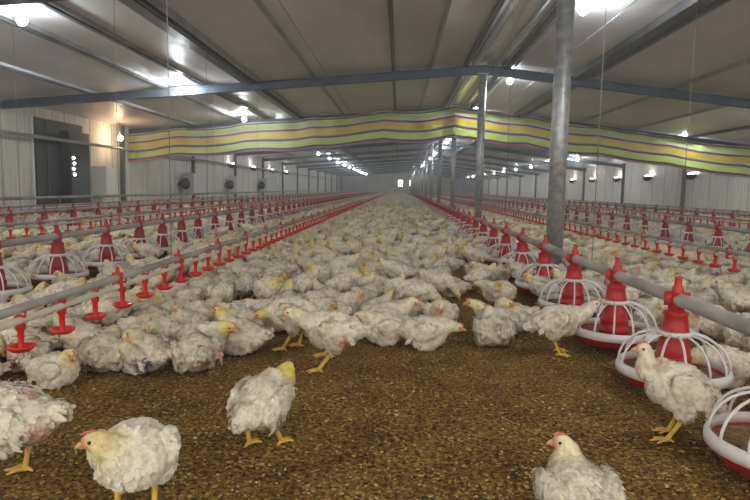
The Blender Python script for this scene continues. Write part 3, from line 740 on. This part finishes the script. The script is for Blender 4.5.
for li,(X,z) in enumerate(DRINK):
    b=MB(); b.tube([(X,-1,z),(X,78,z)],.0135,10); tag(b.build('water_pipe',M_pipecream),'cream water pipe with red drinkers '+dn[li],'pipe')
    b=MB(); b.tube([(X-.004,-1,z+.040),(X-.004,78,z+.040)],.0165,12); o=b.build('stabiliser_tube',M_pipegrey); tag(o,'grey stabiliser tube riding on the water pipe '+dn[li],'pipe')
    for y in np.arange(2.72 if li==0 else 3.0,22,.78 if li==0 else 1.6):
        c=MB(); c.box((X-.002,y,z+.024),(.042,.022,.085)); c.tube([(X-.002,y,z+.06),(X-.002,y,z+.092)],[.012,.008],8); c.build('pipe_clip',M_redring,o)
# suspension cables
def cable(X,y,z0,label,group=None):
    t=MB(); t.tube([(0,0,z0),(0,0,ceilz(X)-.01)],.0025,6); o=t.build('suspension_cable',M_wire,loc=(X,y,0)); tag(o,label,'cable',group)
gl='thin suspension cables'
for X,z,nm,ys in ((-1.3,.36,'the near left drinker line',[3.38]),(-2.6,.41,'the left feeder line',[5.5,8.1,11.0]),(1.11,.41,'the near right feeder line',[3.45,6.3]),(2.5,.37,'the second drinker line',[5.4]),(-3.8,.38,'the drinkers left of the left feeders',[5.9,12.2]),(-5.1,.41,'the far left feeder line',[7.6])):
    for i,y in enumerate(ys): cable(X,y,z,'thin cable from ceiling to %s, %s from the camera'%(nm,ordn[i]))
# longitudinal winch cables under the ceiling
for X,dz in ((-1.3,.16),(1.11,.14),(-2.6,.2),(2.5,.16)):
    t=MB(); t.tube([(X,YN,ceilz(X)-dz),(X,70,ceilz(X)-dz)],.005,6); tag(t.build('winch_cable',M_wire),'long winch cable running under the ceiling %s'%{-1.3:'above the left drinkers',1.11:'above the near right feeders',-2.6:'above the left feeders',2.5:'above the second drinker line'}[X],'cable')
# ------------------------------------------------------------------ loose litter flakes near the camera
def flakes():
    n=42000; x=rng.uniform(-1.9,2.0,n); y=1.1+2.9*rng.random(n)**1.3; a=rng.uniform(0,2*PI,n); L=rng.uniform(.002,.0065,n); W=L*rng.uniform(.3,.9,n); zz=rng.uniform(.001,.005,n)
    V=np.empty((n,4,3))
    for k_,(p,q_) in enumerate(((-1,-1),(1,-1),(1,1),(-1,1))):
        V[:,k_,0]=x+np.cos(a)*L*p-np.sin(a)*W*q_; V[:,k_,1]=y+np.sin(a)*L*p+np.cos(a)*W*q_; V[:,k_,2]=zz+rng.uniform(-.001,.0035,n)
    me=bpy.data.meshes.new('litter_flakes'); me.from_pydata(V.reshape(-1,3).tolist(),[],[(4*i,4*i+1,4*i+2,4*i+3) for i in range(n)])
    ms=[((.44,.29,.075),),((.26,.14,.04),),((.06,.033,.014),),((.60,.44,.17),)]
    for i,(c,) in enumerate(ms): me.materials.append(mat('flake_%d'%i,c,.9))
    me.polygons.foreach_set('material_index',rng.choice(4,n,p=[.36,.28,.24,.12]).astype(np.int32))
    tag(link('litter_flakes',me),'loose brown husk and shaving litter scattered over the floor','litter',kind='stuff')
flakes()
M_haze=bpy.data.materials.new('dusty_air'); M_haze.use_nodes=True
_n=M_haze.node_tree.nodes; _n.remove(_n['Principled BSDF']); _v=_n.new('ShaderNodeVolumeScatter'); _v.inputs['Density'].default_value=.010; _v.inputs['Color'].default_value=(1,.97,.95,1); _v.inputs['Anisotropy'].default_value=.3
M_haze.node_tree.links.new(_v.outputs[0],_n['Material Output'].inputs['Volume'])
t=MB(); t.box(((XL+XR)/2,(YN+YF)/2,1.6),(XR-XL+.1,YF-YN+.05,3.15)); hz=t.build('dusty_air',M_haze); tag(hz,'thin pale dusty haze filling the whole shed','haze',kind='stuff')
# ------------------------------------------------------------------ camera, world, view
cd=bpy.data.cameras.new('camera'); cd.sensor_width=36; cd.lens=600/750*36; cd.clip_end=300
cam=bpy.data.objects.new('camera',cd); C.objects.link(cam)
cam.matrix_world=Matrix.Translation(CAM)@Matrix((xa,ya,za)).transposed().to_4x4()
sc=bpy.context.scene; sc.camera=cam
w=bpy.data.worlds.new('w'); sc.world=w; w.use_nodes=True; w.node_tree.nodes['Background'].inputs[0].default_value=(1,.96,.9,1); w.node_tree.nodes['Background'].inputs[1].default_value=.36
sc.view_settings.view_transform='Standard'; sc.view_settings.look='None'; sc.view_settings.exposure=2.5; sc.view_settings.gamma=1
